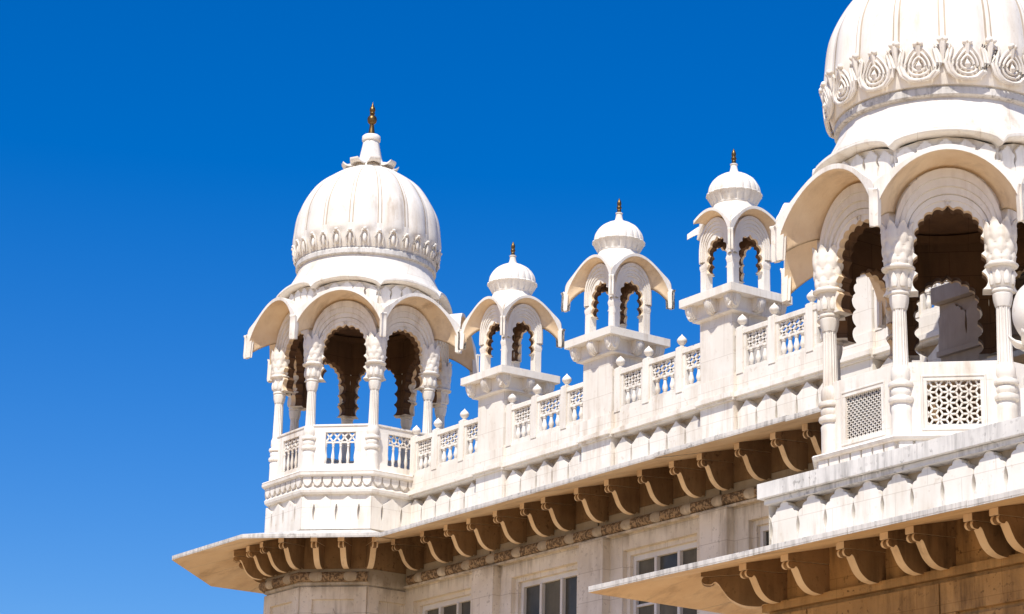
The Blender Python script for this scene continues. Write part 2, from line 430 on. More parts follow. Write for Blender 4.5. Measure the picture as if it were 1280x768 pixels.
# ================================================================== LARGE CHHATRI
T8 = math.tan(R(22.5))
def dome_frieze(nu, r, z0, h, tr=.013):
    """ring of nested drop shaped loops with curled caps between them"""
    b = MB()
    for i in range(nu):
        a0 = 2*PI*(i+.5)/nu
        wd = r*2*PI/nu
        def on(u, v, off): # u along the circumference (m), v height
            a = a0+u/r; rr = r + off + .05*math.sin(min(1, v/h)*PI*.5)*.6
            return (rr*math.cos(a), rr*math.sin(a), z0+v)
        for sc_, off in ((1., .028), (.70, .034), (.42, .038)):
            pts = []
            for k in range(20):
                g = 2*PI*k/20
                x = sc_*wd*.30*math.sin(g)*(1+.35*math.cos(g)); y = .42*h - sc_*.42*h*math.cos(g) + (1-sc_)*(-.05*h)
                pts.append(on(x, y+.03*h, off))
            b.tube(pts, tr*(1.25 if sc_ == 1 else 1), 5, True)
        b.tube([on(0, .22*h, .03), on(0, .36*h, .05), on(0, .5*h, .03)], [tr*.6, tr*2.2, tr*.5], 6)
        for sgn in (-1, 1):   # paired leaves that sweep up round the drop
            for q_, off, k_ in ((1., .02, 1.5), (.84, .035, 1.2)):
                pts = [on(sgn*wd*x_*q_, h*v_, off) for x_, v_ in ((.05,.02),(.24,.07),(.39,.22),(.45,.42),(.42,.62),(.36,.80),(.40,.90))]
                b.tube(pts, [tr*k_*.6, tr*k_, tr*k_*1.2, tr*k_*1.2, tr*k_, tr*k_*.8, tr*k_*.6], 6)
        # curled caps: over the drop and between drops
        for du, hh, k in ((0., .93*h, 1.), (wd/2, 1.0*h, 1.15)):
            for sgn in (-1, 1):
                c = on(du+sgn*.028*k, hh, .055); b.ball(c, .03*k, 8, 6)
            b.ball(on(du, hh+.015, .045), .035*k, 8, 6, (1, 1, .8))
            st = [on(du, hh-.02, .04), on(du, hh*.75, .03), on(du, hh*.45, .012)]
            b.tube(st, [.04*k, .028*k, .012], 6)
    return b
def tab_frieze(nu, r, z0, h):
    """ring of round-headed tabs with a curled head, a taller fleur on every second one"""
    b = MB()
    for i in range(nu):
        a = 2*PI*i/nu; o_ = Vector((math.cos(a), math.sin(a), 0)); s_ = Vector((-math.sin(a), math.cos(a), 0))
        k = 1.0 if i % 2 else .9
        hw = PI*r/nu*.62
        for sg in (-1, 1):
            b.tube([o_*(r+.005)+s_*(sg*hw*.8)+Vector((0,0,z0+.02)), o_*(r+.035)+s_*(sg*hw)+Vector((0,0,z0+h*.45)), o_*(r+.05)+s_*(sg*hw*.7)+Vector((0,0,z0+h*.85*k)), o_*(r+.06)+Vector((0,0,z0+h*k))], [.012,.018,.02,.02], 6)
        b.ball(tuple(o_*(r+.062)+Vector((0,0,z0+h*k))), .036, 10, 6, (1,1,.8))
        if i % 2 == 0:
            b.tube([o_*(r+.02)+Vector((0,0,z0+.03)), o_*(r+.05)+Vector((0,0,z0+h*.4)), o_*(r+.055)+Vector((0,0,z0+h*.7))], [.012,.035,.02], 8)
        else:
            b.ball(tuple(o_*(r+.02)+Vector((0,0,z0+h*.45))), .04, 10, 6, (1,1,2.4))
    return b
def make_chhatri():
    root = empty('domed_pavilion', (0,0,0))
    # ---- columns
    def col_meshes():
        b = MB()
        prof = [(.125,0),(.125,.03),(.118,.05),(.118,.30),(.122,.36),(.108,.385),(.108,.40),(.140,.42),(.148,.445),(.140,.475),(.108,.49),(.122,.52),(.122,.565),(.106,.585),(.142,.60),(.148,.625),(.140,.65),(.104,.662),(.104,.675),(.116,.70),(.114,.80),(.094,.84)]
        b.lathe(prof, 16)
        fl = lambda r, z, a, k: r*(1.0 if k % 2 else .86)
        b.lathe([(.096,.84),(.090,.88),(.080,1.50),(.084,1.53)], 32, mod=fl)
        # collar with hanging drops
        b.lathe([(.086,1.51),(.096,1.54),(.110,1.60),(.114,1.66),(.100,1.675),(.120,1.69),(.122,1.705),(.118,1.72),(.098,1.73)], 24,
                mod=lambda r, z, a, k: r*(1.0 if z > 1.62 or k % 3 else .90))
        # block with a carved face
        b.lathe([(.11,1.725),(.132,1.75),(.140,1.80),(.140,1.955),(.150,1.97)], 8, phase=PI/8)
        for k in range(8):
            a = k*PI/4
            o_ = (math.cos(a), math.sin(a), 0); s_ = (-math.sin(a), math.cos(a), 0)
            b.leaf((o_[0]*.124, o_[1]*.124, 1.76), o_, (0,0,1), s_, .17, .085, .012, .012, nu=5, nv=5)
        c = MB()
        c.lathe([(.158,1.97),(.190,1.985),(.195,2.005),(.160,2.03),(.138,2.06),(.145,2.2),(.165,2.38),(.14,2.46)], 16)
        for ti, (z, r_, h, wd, cu, n) in enumerate(((2.02,.122,.19,.13,.030,8),(2.12,.126,.25,.15,.036,8),(2.25,.135,.30,.16,.050,8))):
            for k in range(n):
                a = 2*PI*(k+.5*(ti % 2))/n
                o_ = (math.cos(a), math.sin(a), 0); s_ = (-math.sin(a), math.cos(a), 0)
                c.leaf((o_[0]*r_, o_[1]*r_, z), o_, (0,0,1), s_, h, wd, cu, .02, nu=12, nv=7, serr=.10)
        return b, c
    b, c = col_meshes()
    col0 = b.build('column', 'marble', root, 40, (oct_v(1.515,0,0)), R(-112.5))
    cap0 = c.build('capital', 'marble', col0, 40)
    for k in range(1, 8):
        cc = copy_one(col0, root, R(-112.5+45*k), oct_v(1.515,k,0)); copy_one(cap0, cc)
    # ---- arches (front marble, inner face browned to imitate interior shade)
    b = MB()
    op = cusped(.36, 2.36, 2.71, 1.72, 9, 3, .30)
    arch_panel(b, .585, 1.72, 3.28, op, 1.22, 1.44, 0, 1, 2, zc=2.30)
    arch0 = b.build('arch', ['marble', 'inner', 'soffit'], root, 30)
    b = MB()
    for (a0, h0, a1, h1, n1) in ((.425,2.80,.47,2.87,1.455),(.475,2.875,.52,2.96,1.475),(.52,2.96,.565,3.06,1.505),(.565,3.06,.615,3.17,1.53)):
        ring_strip(b, a0, h0, a1, h1, 2.36, 2.08, 1.43, n1)
    # keystone ornament
    pts = [face(.03*math.sin(2*PI*k/14), 1.452, 2.775+.035*math.cos(2*PI*k/14)) for k in range(14)]
    b.tube(pts, .008, 5, True)
    mo = b.build('moulding', 'marble', arch0, 30)
    for k in range(1, 8):
        ac = copy_one(arch0, root, R(45*k)); copy_one(mo, ac)
    # ---- curved eaves
    b = MB(); eave(b, T8, 1.44, 1.92, 2.005, 2.66, 3.19, 2.36, 3.25, corner=.34)
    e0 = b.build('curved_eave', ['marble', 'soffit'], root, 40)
    for k in range(1, 8): copy_one(e0, root, R(45*k))
    # ---- petal frieze over each eave, then the arched cornice and the drum
    b = MB()
    for k in range(8):
        rot = Matrix.Rotation(R(45*k), 3, 'Z')
        fr = lambda x, n, z, rot=rot: tuple(rot @ Vector(face(x, n, z)))
        b.prism([(-.60,2.9),(.60,2.9),(.60,3.46),(.3,3.56),(0,3.6),(-.3,3.56),(-.60,3.46)], 1.36, 1.40, fr)
        for i, c_ in enumerate((-.46,-.23,0,.23,.46)):
            zt = 3.42 + .12*(1-(c_/.55)**2)
            petal_row(b, [c_], .225, 3.0, zt-.09, zt+.02, 1.395, 1.46, 'lobe', .045, zt-.22, fr=fr)
    b.build('petal_frieze', 'marble', root, 30)
    b = MB()
    NS = 20
    def edge(k, s): 
        return 1.0
    rows = []
    def oct_r(inr, a): # radius of an octagon with this inradius at angle a
        d = (math.degrees(a)+90) % 45; d = d-45 if d > 22.5 else d
        return inr/math.cos(R(d)), d/22.5
    SEG = 8*NS
    def rowf(inr, zv, za, blend=0., rc=1.27):
        r_ = []
        for i in range(SEG):
            a = R(-90)+2*PI*i/SEG
            ro, s = oct_r(inr, a)
            r_.append((( ro*(1-blend)+rc*blend)*math.cos(a), (ro*(1-blend)+rc*blend)*math.sin(a), zv+(za-zv)*arcy(s, .55)))
        return r_
    rows = [rowf(1.38,3.45,3.60), rowf(1.55,3.42,3.60), rowf(1.575,3.44,3.625), rowf(1.57,3.48,3.665), rowf(1.53,3.51,3.69), rowf(1.50,3.54,3.71), rowf(1.46,3.60,3.74,.25,1.40),
            rowf(1.42,3.72,3.83,.5,1.37), rowf(1.36,3.90,3.95,.8,1.33), rowf(1.3,4.05,4.06,1.,1.29), rowf(1.3,4.17,4.17,1.,1.27)]
    b.grid(rows, closed=True)
    b.build('drum', 'marble_wall', root, 50)
    # ---- ring, dome, frieze, collar
    b = MB(); b.lathe([(1.2,4.15),(1.30,4.155),(1.325,4.17),(1.325,4.25),(1.30,4.275),(1.31,4.29),(1.2,4.30)], 96)
    b.build('dome_ring', 'coping', root, 40)
    prof = catmull([(1.29,4.285),(1.335,4.42),(1.368,4.64),(1.362,4.86),(1.286,5.31),(1.02,5.77),(.673,6.06),(.40,6.21),(.25,6.25)], 8)
    NR = 16; K = 24
    def dmod(r, z, a, k):
        ph = ((k % K)/K + .0); d = min(ph, 1-ph)  # distance to the rib, 0..0.5
        up = min(1, max(0, (z-4.56)/.10)); 
        gore = .085*(math.sin(PI*ph)**.55)
        rib = .046*math.exp(-(d/.045)**4)
        fall = min(1, r/.8)
        return r + up*fall*(gore + rib - .050)
    b = MB(); b.lathe(prof, NR*K, mod=dmod)
    nseg = NR*K
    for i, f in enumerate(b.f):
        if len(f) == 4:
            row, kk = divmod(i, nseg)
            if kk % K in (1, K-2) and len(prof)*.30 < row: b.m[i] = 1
    dome = b.build('dome', ['marble', 'stain_and_recess_shade'], root, 60)
    tab_frieze(32, 1.335, 4.30, .31).build('leaf_frieze', 'marble', dome, 50)
    b = MB()
    b.lathe(catmull([(.40,6.17),(.39,6.23),(.30,6.34),(.225,6.46),(.185,6.64),(.155,6.80),(.15,6.83)], 5), 32, mod=lambda r, z, a, k: r*(1.0 if k % 4 else .95))
    b.lathe([(.14,6.82),(.172,6.835),(.180,6.87),(.176,6.93),(.15,6.955),(.07,6.965)], 24)
    for k in range(8):
        a = 2*PI*(k+.5)/8; o_ = Vector((math.cos(a), math.sin(a), 0)); s_ = (-math.sin(a), math.cos(a), 0)
        b.leaf(o_*.27+Vector((0,0,6.285)), (0,0,1), o_-Vector((0,0,.50)), s_, .27, .27, .165, .035, nu=10, nv=7, tip=0, blunt=.20)
    b.build('petal_collar', 'marble', root, 50)
    brass_mesh([(.062,6.955),(.066,6.99),(.045,7.14),(.048,7.165),(.03,7.18),(.075,7.22),(.094,7.285),(.075,7.345),(.032,7.385),(.05,7.40),(.052,7.42),(.04,7.43),(.057,7.47),(.05,7.52),(.022,7.58),(.003,7.65)], 'brass_finial', root, 0)
    # ---- ceiling
    b = MB(); b.lathe([(1.50,3.20),(1.42,3.28)], 8, phase=PI/8); 
    for z, r_ in ((3.17, 1.3), (3.12, 1.0)):
        b.lathe([(r_, z-.02), (r_, z+.05), (r_-.08, z+.05), (r_-.08, z-.02)], 48, cap=False)
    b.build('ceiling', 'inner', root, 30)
    # ---- floor slab
    b = MB(); b.lathe([(1.70,-.06),(1.74,-.05),(1.76,-.02),(1.745,.0),(1.70,.012)], 8, phase=PI/8)
    b.build('floor_slab', 'marble', root, 30)
    b = MB(); b.lathe([(1.38,.0),(1.36,.022)], 8, phase=PI/8); b.build('floor_paving', 'inner', root, 30)  # dark colour imitates interior shade and lowers bounce onto the columns
    return root
def parapet_a(root, k):
    b = MB()
    for (x0, x1, z0, z1) in ((-.50,.50,.012,.15),(-.50,.50,.73,.84),(-.50,-.275,.15,.73),(.275,.50,.15,.73)):
        b.box(x0, x1, -1.445, -1.355, z0, z1)
    b.box(-.52, .52, -1.46, -1.34, .84, .875)
    o = b.build('parapet_panel', 'marble', root, 30, None, R(45*k))
    b = MB(); lattice(b, -.275, .275, .56, .73, .137, 1, .03, 1.385, 1.42)
    b.box(-.275, .275, -1.42, -1.385, .535, .565)
    balusters(b, -.275-.07, .275+.07, .15, .54, 5, 1.40)
    b.build('pierced_screen', 'marble', o, 40)
    return o
def parapet_b(root, k, star):
    b = MB()
    X0, X1, Z0, Z1 = -.295, .295, .15, .66
    for (x0, x1, z0, z1) in ((-.50,.50,.012,Z0),(-.50,.50,Z1,.88),(-.50,X0,Z0,Z1),(X1,.50,Z0,Z1)):
        b.box(x0, x1, -1.445, -1.355, z0, z1)
    for (x0, x1, z0, z1) in ((-.36,.36,Z0-.065,Z0-.045),(-.36,.36,Z1+.045,Z1+.065),(-.36,-.34,Z0-.045,Z1+.045),(.34,.36,Z0-.045,Z1+.045)):
        b.box(x0, x1, -1.452, -1.44, z0, z1)
    o = b.build('parapet_panel', 'marble', root, 30, None, R(45*k))
    b = MB()
    if star: rhombille(b, X0, X1, Z0, Z1, .128, .021, 1.39, 1.42)
    else: lattice(b, X0, X1, Z0, Z1, .066, 9, .0265, 1.39, 1.415)
    b.build('pierced_screen', 'marble', o, 40)
    return o

AC = (-4.045, -.53, 11.66)
BC = (12.986, -2.541, 8.70)
chA = make_chhatri()
chB = copy_tree(chA)
chA.location = AC; chB.location = BC; chB.scale = (1.04, 1.04, 1.04)
chA.name = 'domed_pavilion'
tag(chA, 'white marble pavilion at the far corner, its whole dome and brass tip against the sky', 'pavilion', 'domed octagonal pavilions')
tag(chB, 'large near pavilion with star-pierced parapet, its dome top cut off by the picture edge', 'pavilion', 'domed octagonal pavilions')
for k in range(8):
    parapet_a(chA, k)
    parapet_b(chB, k, k % 2 == 1)

# base drum of the corner pavilion
b = MB()
def octring(b, R0, z0, R1=None, z1=None, rin=1.2):
    b.lathe([(rin, z0), (R0, z0), (R1 or R0, z1), (rin, z1)], 8, phase=PI/8, cap=False)
octring(b, 1.60, -1.07, 1.60, -.40)
b.lathe([(1.3,-.42),(1.655,-.42),(1.69,-.39),(1.70,-.34),(1.67,-.30),(1.3,-.30)], 8, phase=PI/8, cap=False)
octring(b, 1.655, -.30, 1.655, -.08)
b.lathe([(1.3,-.11),(1.70,-.11),(1.755,-.085),(1.76,-.04),(1.72,-.055),(1.3,-.05)], 8, phase=PI/8, cap=False)
for k in range(8):
    rot = Matrix.Rotation(R(45*k), 3, 'Z')
    fr = lambda x, n, z, rot=rot: tuple(rot @ Vector(face(x, n, z)))
    n_ = 1.60*math.cos(R(22.5)); hw = n_*T8
    pw = 2*hw/3
    petal_row(b, [-hw, -hw+pw, hw-pw, hw], pw, -1.06, -.60, -.46, n_-.01, n_+.06, 'point', .05, -.90, -hw-.022, hw+.022, fr)
    n2 = 1.655*math.cos(R(22.5)); hw2 = n2*T8; p2 = 2*hw2/7
    for i in range(7):
        c_ = -hw2+p2*(i+.5)
        b.prism([(c_-p2*.43,-.11),(c_-p2*.43,-.20),(c_-p2*.25,-.255),(c_,-.285),(c_+p2*.25,-.255),(c_+p2*.43,-.20),(c_+p2*.43,-.11)], n2-.01, n2+.045, fr)
b.build('carved_base', 'marble_wall', chA, 30)
# base of the large pavilion
b = MB()
b.lathe([(1.3,-.30),(1.66,-.30),(1.66,-.06),(1.3,-.06)], 8, phase=PI/8, cap=False)
for k in range(8):
    rot = Matrix.Rotation(R(45*k), 3, 'Z')
    fr = lambda x, n, z, rot=rot: tuple(rot @ Vector(face(x, n, z)))
    n2 = 1.655*math.cos(R(22.5)); hw2 = n2*T8; p2 = 2*hw2/7
    for i in range(7):
        c_ = -hw2+p2*(i+.5)
        b.prism([(c_-p2*.43,-.06),(c_-p2*.43,-.15),(c_-p2*.25,-.205),(c_,-.235),(c_+p2*.25,-.205),(c_+p2*.43,-.15),(c_+p2*.43,-.06)], n2-.01, n2+.045, fr)
b.build('carved_base', 'marble', chB, 30)
for ch in children(chB):
    if ch.name.startswith('dome') and not ch.name.startswith('dome_ring'):
        for g in children(ch): bpy.data.objects.remove(g)
        dome_frieze(16, 1.335, 4.31, .45, .016).build('leaf_frieze', 'marble', ch, 50)
        ch.scale = (1.035, 1.035, 1.08); ch.location.z = 4.285*(1-1.08)
    if ch.name.startswith(('petal_collar', 'brass_finial')): ch.location.z = .15

# ================================================================== KIOSKS
SZ = 13.035
def make_kiosk():
    root = empty('roof_kiosk', (0,0,11.3))
    z = lambda a: a-11.3
    b = MB()
    b.box(-.385,.385,-.395,.385, z(11.42), z(12.66))
    b.build('pillar', 'marble_wall', root, 30)
    b = MB()
    b.lathe([(.40*1.414,z(12.645)),(.475*1.414,z(12.66)),(.475*1.414,z(12.69)),(.46*1.414,z(12.70)),(.46*1.414,z(12.915))], 4, phase=PI/4)
    b.box(-.62,.62,-.62,.62, z(12.905), z(SZ))
    sl_ = b.build('slab', 'marble', root, 30)
    for k in range(4):
        rot = Matrix.Rotation(R(90*k), 3, 'Z')
        fr = lambda x, n, zz, rot=rot: tuple(rot @ Vector(face(x, n, zz)))
        for xc in (-.46, 0.02, .46):
            b = MB()
            d = .585 if abs(xc) < .3 else .56
            # scrolled corbel: profile in depth, carried across its width
            pr = [(.45,z(12.91)),(d,z(12.91)),(d+.005,z(12.86)),(d-.01,z(12.80)),(d-.035,z(12.755)),(d-.065,z(12.715)),(d-.10,z(12.70)),(.45,z(12.72))]
            for (hw, sc2) in ((.085, 1.), (.055, 1.06), (.025, 1.12)):
                pp = [(.45+(n-.45)*sc2, zz-(.012*(sc2-1)/.06 if zz < z(12.9) else 0)) for n, zz in pr]
                k_ = len(pp)
                vs_ = [fr(xc-hw, n, zz) for n, zz in pp]+[fr(xc+hw, n, zz) for n, zz in pp]
                b.add(vs_, [tuple(range(k_)), tuple(range(2*k_-1, k_-1, -1))]+[(i, (i+1) % k_, k_+(i+1) % k_, k_+i) for i in range(k_)])
            b.build('corbel', 'marble', sl_, 30)
    # columns
    b = MB(); c = .315; h = .066
    b.box(-h, h, -h, h, 0, z(13.50)-z(SZ))
    b.lathe([(h*1.414,z(13.48)-z(SZ)),(h*1.62,z(13.53)-z(SZ)),(h*1.62,z(13.57)-z(SZ)),(h*1.414,z(13.60)-z(SZ)),(h*1.414,z(14.2)-z(SZ))], 4, phase=PI/4)
    c0 = b.build('column', 'marble', root, 30, (-c,-c,z(SZ)))
    for (x, y) in ((c,-c),(c,c),(-c,c)): copy_one(c0, root, 0, (x, y, z(SZ)))
    # arches
    b = MB(); op = cusped(.195, z(13.70), z(13.935), z(13.42), 5, 2, .36, 6)
    arch_panel(b, .30, z(13.42), z(14.33), op, .25, .365, 0, 1, 2, zc=z(13.66))
    a0 = b.build('arch', ['marble', 'inner', 'soffit'], root, 30)
    b = MB()
    for (aa, h0, a1, h1, n1) in ((.250,14.05,.272,14.09,.380),(.272,14.09,.30,14.15,.392),(.30,14.15,.335,14.21,.405),(.335,14.21,.37,14.27,.42)):
        ring_strip(b, aa, z(h0), a1, z(h1), z(13.76), z(13.62), .36, n1)
    m0 = b.build('moulding', 'marble', a0, 30)
    for k in range(1, 4):
        ac = copy_one(a0, root, R(90*k)); copy_one(m0, ac)
    # eaves
    b = MB(); eave(b, 1., .375, .55, .63, z(13.90), z(14.27), z(13.58), z(14.345), th=.05, corner=.25, e=.52)
    e0 = b.build('curved_eave', ['marble', 'soffit'], root, 40)
    for k in range(1, 4): copy_one(e0, root, R(90*k))
    # roof between the eaves and the neck
    b = MB()
    NSEG = 64
    def sqrow(h, zv, za, bl, rc):
        o = []
        for i in range(NSEG):
            a = R(-90)+2*PI*i/NSEG; d = (math.degrees(a)+90) % 90; d = d-90 if d > 45 else d
            rr = h/math.cos(R(d))*(1-bl)+rc*bl
            o.append((rr*math.cos(a), rr*math.sin(a), zv+(za-zv)*arcy(d/45, .6)))
        return o
    b.grid([sqrow(.34,z(13.95),z(14.28),0,1), sqrow(.42,z(14.02),z(14.36),0,1), sqrow(.40,z(14.28),z(14.41),0.1,.40), sqrow(.37,z(14.42),z(14.44),.6,.38), sqrow(.36,z(14.48),z(14.48),1,.355), sqrow(.34,z(14.55),z(14.55),1,.335)], closed=True)
    b.build('roof', 'marble', root, 50)
    # dome
    NR, K = 20, 8
    b = MB()
    b.lathe([(.30,z(14.53)),(.345,z(14.535)),(.35,z(14.56)),(.36,z(14.57)),(.40,z(14.64)),(.43,z(14.695)),(.445,z(14.705)),(.44,z(14.725)),(.40,z(14.735))], NR*K,
            mod=lambda r, zz, a, k: r*(1 - (.05 if zz > z(14.565) else 0)*(abs(((k % K)/K)*2-1)**3)))
    b.build('petal_rim', 'marble', root, 50)
    prof = catmull([(.405,z(14.72)),(.408,z(14.77)),(.385,z(14.86)),(.315,z(14.97)),(.215,z(15.045)),(.13,z(15.085)),(.08,z(15.11)),(.062,z(15.15)),(.05,z(15.215)),(.048,z(15.225)),(.058,z(15.235)),(.058,z(15.25)),(.03,z(15.262))], 4)
    b = MB(); b.lathe(prof, NR*K, mod=lambda r, zz, a, k: r + min(1, max(0, (r-.1)/.2))*.018*(math.sin(PI*((k % K)/K))**.5-.6))
    b.build('dome', 'marble', root, 60)
    brass_mesh([(.034,15.255),(.034,15.30),(.028,15.315),(.04,15.33),(.042,15.355),(.028,15.375),(.034,15.39),(.037,15.42),(.03,15.455),(.014,15.49),(.002,15.515)], 'brass_finial', root, -11.3)
    b = MB(); b.box(-.34,.34,-.34,.34, z(14.28), z(14.32)); b.build('ceiling', 'inner', root, 30)
    return root
kA = make_kiosk()
KLAB = ['small domed kiosk on a pillar, beside the whole-domed corner pavilion',
        'middle one of the three small domed kiosks standing clear against the sky',
        'small domed kiosk beside the large pavilion, its left eave tip broken away',
        'kiosk pillar glimpsed through the left arch of the large pavilion']
ks = [kA] + [copy_tree(kA) for _ in range(3)]
for i, k in enumerate(ks):
    k.location = (3*i, 0, 11.3); k.rotation_euler = (R((.4, -.3, .2, 0)[i]), R((.5, .1, -.3, 0)[i]), 0)
    tag(k, KLAB[i], 'kiosk', 'domed kiosks along the parapet')
# broken eave on the third kiosk: the wing over its near left corner has lost its tip
z_ = lambda a: a-11.3
b = MB(); eave(b, 1., .375, .55, .63, z_(13.90), z_(14.27), z_(13.58), z_(14.345), th=.05, corner=.25, e=.52, smin=-.55)
for ch in children(ks[2]):
    if ch.name.startswith('curved_eave') and abs(ch.rotation_euler.z) < .01:
        bpy.data.objects.remove(ch); break
for ch in children(ks[2]):
    if ch.name.startswith('curved_eave') and abs(ch.rotation_euler.z-R(270)) < .01:
        bpy.data.objects.remove(ch); break
b2 = MB(); eave(b2, 1., .375, .55, .63, z_(13.90), z_(14.27), z_(13.58), z_(14.345), th=.05, corner=.25, e=.52, smax=.78)
br2 = b2.build('curved_eave', ['marble', 'soffit'], ks[2], 40, None, R(270)); br2['label'] = 'curved eave with its outer tip broken off'
br = b.build('curved_eave', ['marble', 'soffit'], ks[2], 40); br['label'] = 'curved eave with its left tip broken off'

# ================================================================== BALUSTRADES
YB = -.30
def finial_prof(s=1.): return [(.05*s,0),(.035*s,.02),(.03*s,.035),(.055*s,.06),(.078*s,.095),(.076*s,.13),(.05*s,.165),(.022*s,.19),(.006*s,.215)]
ZR, ZP = 12.36, 11.66
def make_balustrade(x0, x1, posts, label, first=True):
    root = empty('balustrade', (0, 0, ZP))
    fr = lambda x, n, z: (x, YB-n, z-ZP)
    b = MB()
    b.box(x0, x1, YB-.055, YB+.055, -.02, .04)
    b.box(x0, x1, YB-.06, YB+.06, ZR-ZP-.085, ZR-ZP-.02)
    b.box(x0, x1, YB-.048, YB+.048, ZR-ZP-.02, ZR-ZP)
    b.build('rail', 'marble', root, 30)
    edges = [x0] + sorted(posts) + [x1]
    pl = []
    for i in range(len(edges)-1):
        a = edges[i] + (.08 if i > 0 else 0); c = edges[i+1] - (.08 if i < len(edges)-2 else 0)
        if c-a < .25: continue
        mrg = .055
        b = MB(); oz0, oz1 = .085, ZR-ZP-.092
        for (xa, xb, z0, z1) in ((a,c,.04,oz0),(a,c,oz1,ZR-ZP-.085),(a,a+mrg,oz0,oz1),(c-mrg,c,oz0,oz1)):
            b.box(xa, xb, YB-.045, YB+.045, z0, z1)
        pn = b.build('panel', 'marble', root, 30)
        b = MB(); W = c-a-2*mrg; zm = oz0+(oz1-oz0)*.56
        n0, n1 = -.02, .02
        fr0 = lambda x, n, z: (x, YB-n, z)
        lattice(b, a+mrg, c-mrg, zm, oz1, .165, 2, .032, n0, n1, fr0)
        b.box(a+mrg, c-mrg, YB-.022, YB+.022, zm-.03, zm+.005)
        nb = max(2, round(W/.16))
        balusters(b, a+mrg, c-mrg, oz0, zm-.02, nb, 0, fr0, 1.45)
        b.build('pierced_screen', 'marble', pn, 40)
    for px in posts:
        b = MB(); b.box(-.076, .076, -.07, .07, 0, ZR-ZP+.03); b.box(-.062,.062,-.058,.058, ZR-ZP+.03, ZR-ZP+.045)
        po = b.build('post', 'marble', root, 30, (px, YB, 0))
        b = MB(); b.lathe(catmull(finial_prof(), 3), 14); b.build('bud_finial', 'marble', po, 60, (0, 0, ZR-ZP+.04))
    return tag(root, label, 'balustrade', 'pierced balustrades between the kiosks')
make_balustrade(-2.62, -.385, [-2.47, -1.77, -.94], 'pierced marble balustrade joining the corner pavilion to the first kiosk')
make_balustrade(.385, 2.615, [.49, 1.22, 2.05], 'pierced marble balustrade between the first and the middle kiosk')
make_balustrade(3.385, 5.615, [3.49, 4.22, 5.05], 'pierced marble balustrade between the middle kiosk and the broken-eaved one')
make_balustrade(6.385, 8.615, [6.49, 7.22, 8.05], 'pierced marble balustrade running from the broken-eaved kiosk behind the large pavilion')
make_balustrade(9.385, 10.85, [9.49, 10.22], 'bit of pierced balustrade seen through the arches of the large pavilion')

# ================================================================== MAIN BUILDING
main = empty('palace_building', (0,0,0), 'long palace block with shaded windows, bracketed eave and petal parapet below the kiosks', 'building')
XR = 24.
bays = list(range(-1, 8))
b = MB()
# body, terrace
b.box(-4.0, XR, .0, 9., 0, 10.555)
wl = [(-2.55+0, None)]
for i in bays:
    X = 3*i
    a, c = X+.345, X+2.70   # between pilasters
    if i == -1: a = -2.8
    l_, r_ = X+.66, X+2.47
    if i == -1: l_ = -2.30
    b.box(a-.3, l_, -.35, .02, 0, 10.0); b.box(r_, c+.3, -.35, .02, 0, 10.0)
    b.box(l_, r_, -.35, .02, 9.38, 10.0); b.box(l_, r_, -.35, .02, 0, 7.2)
    # stepped inner surround
    b.box(l_, l_+.09, -.27, .02, 7.2, 9.38); b.box(r_-.03, r_, -.27, .02, 7.2, 9.38); b.box(l_+.09, r_-.03, -.27, .02, 9.30, 9.38)
b.build('wall', 'wall', main, 30)
b = MB(); b.box(-2.9, XR, -.36, .02, 10.002, 10.555); b.build('bracket_course', 'brown_stone', main, 30)
b = MB(); b.box(-4.0, XR, -.19, 9., 10.56, 11.60); b.build('terrace', 'stain_and_recess_shade', main, 30)  # tan backing imitates shade in the slits between the petals
for i in bays:
    X = 3*i
    if i > -1:
        b = MB(); b.box(X-.29, X+.335, -.50, -.345, 0, 9.62); b.build('pilaster', 'wall', main, 30)
    l_, r_ = X+.75, X+2.44
    if i == -1: l_ = -2.21
    if i > 3: continue
    b = MB(); zt, zb_ = 9.30, 7.2; y0, y1 = -.21, -.12
    b.box(l_, l_+.07, y0, y1, zb_, zt); b.box(r_-.07, r_, y0, y1, zb_, zt); b.box(l_+.07, r_-.07, y0, y1, zt-.09, zt); b.box(l_+.07, r_-.07, y0, y1, zb_, zb_+.08)
    wn = None
    W = r_-l_
    for t in (1/3, 2/3): b.box(l_+W*t-.03, l_+W*t+.03, y0-.01, y1, zb_+.08, zt-.09)
    for zc in (7.85, 8.50): b.box(l_+.07, r_-.07, y0+.02, y1-.01, zc-.02, zc+.02)
    wn = b.build('window', 'frame', main, 30)
    cu_ = {-1: (0, 1), 0: (1,), 1: (0, 1, 2), 2: (0, 2), 3: (1,)}[i]
    for c_ in cu_:
        bb = MB(); xa = l_+.07+(W-.14)*c_/3; bb.box(xa+.02, xa+(W-.14)/3-.02, -.156, -.151, zb_+.08, zt-.09-(.0 if (c_+i) % 2 else .22)); bb.build('curtain', 'curtain', wn, 0)
    b = MB(); b.box(l_+.05, r_-.05, -.15, -.14, zb_+.05, zt-.05); b.build('pane', 'pane', wn, 0)
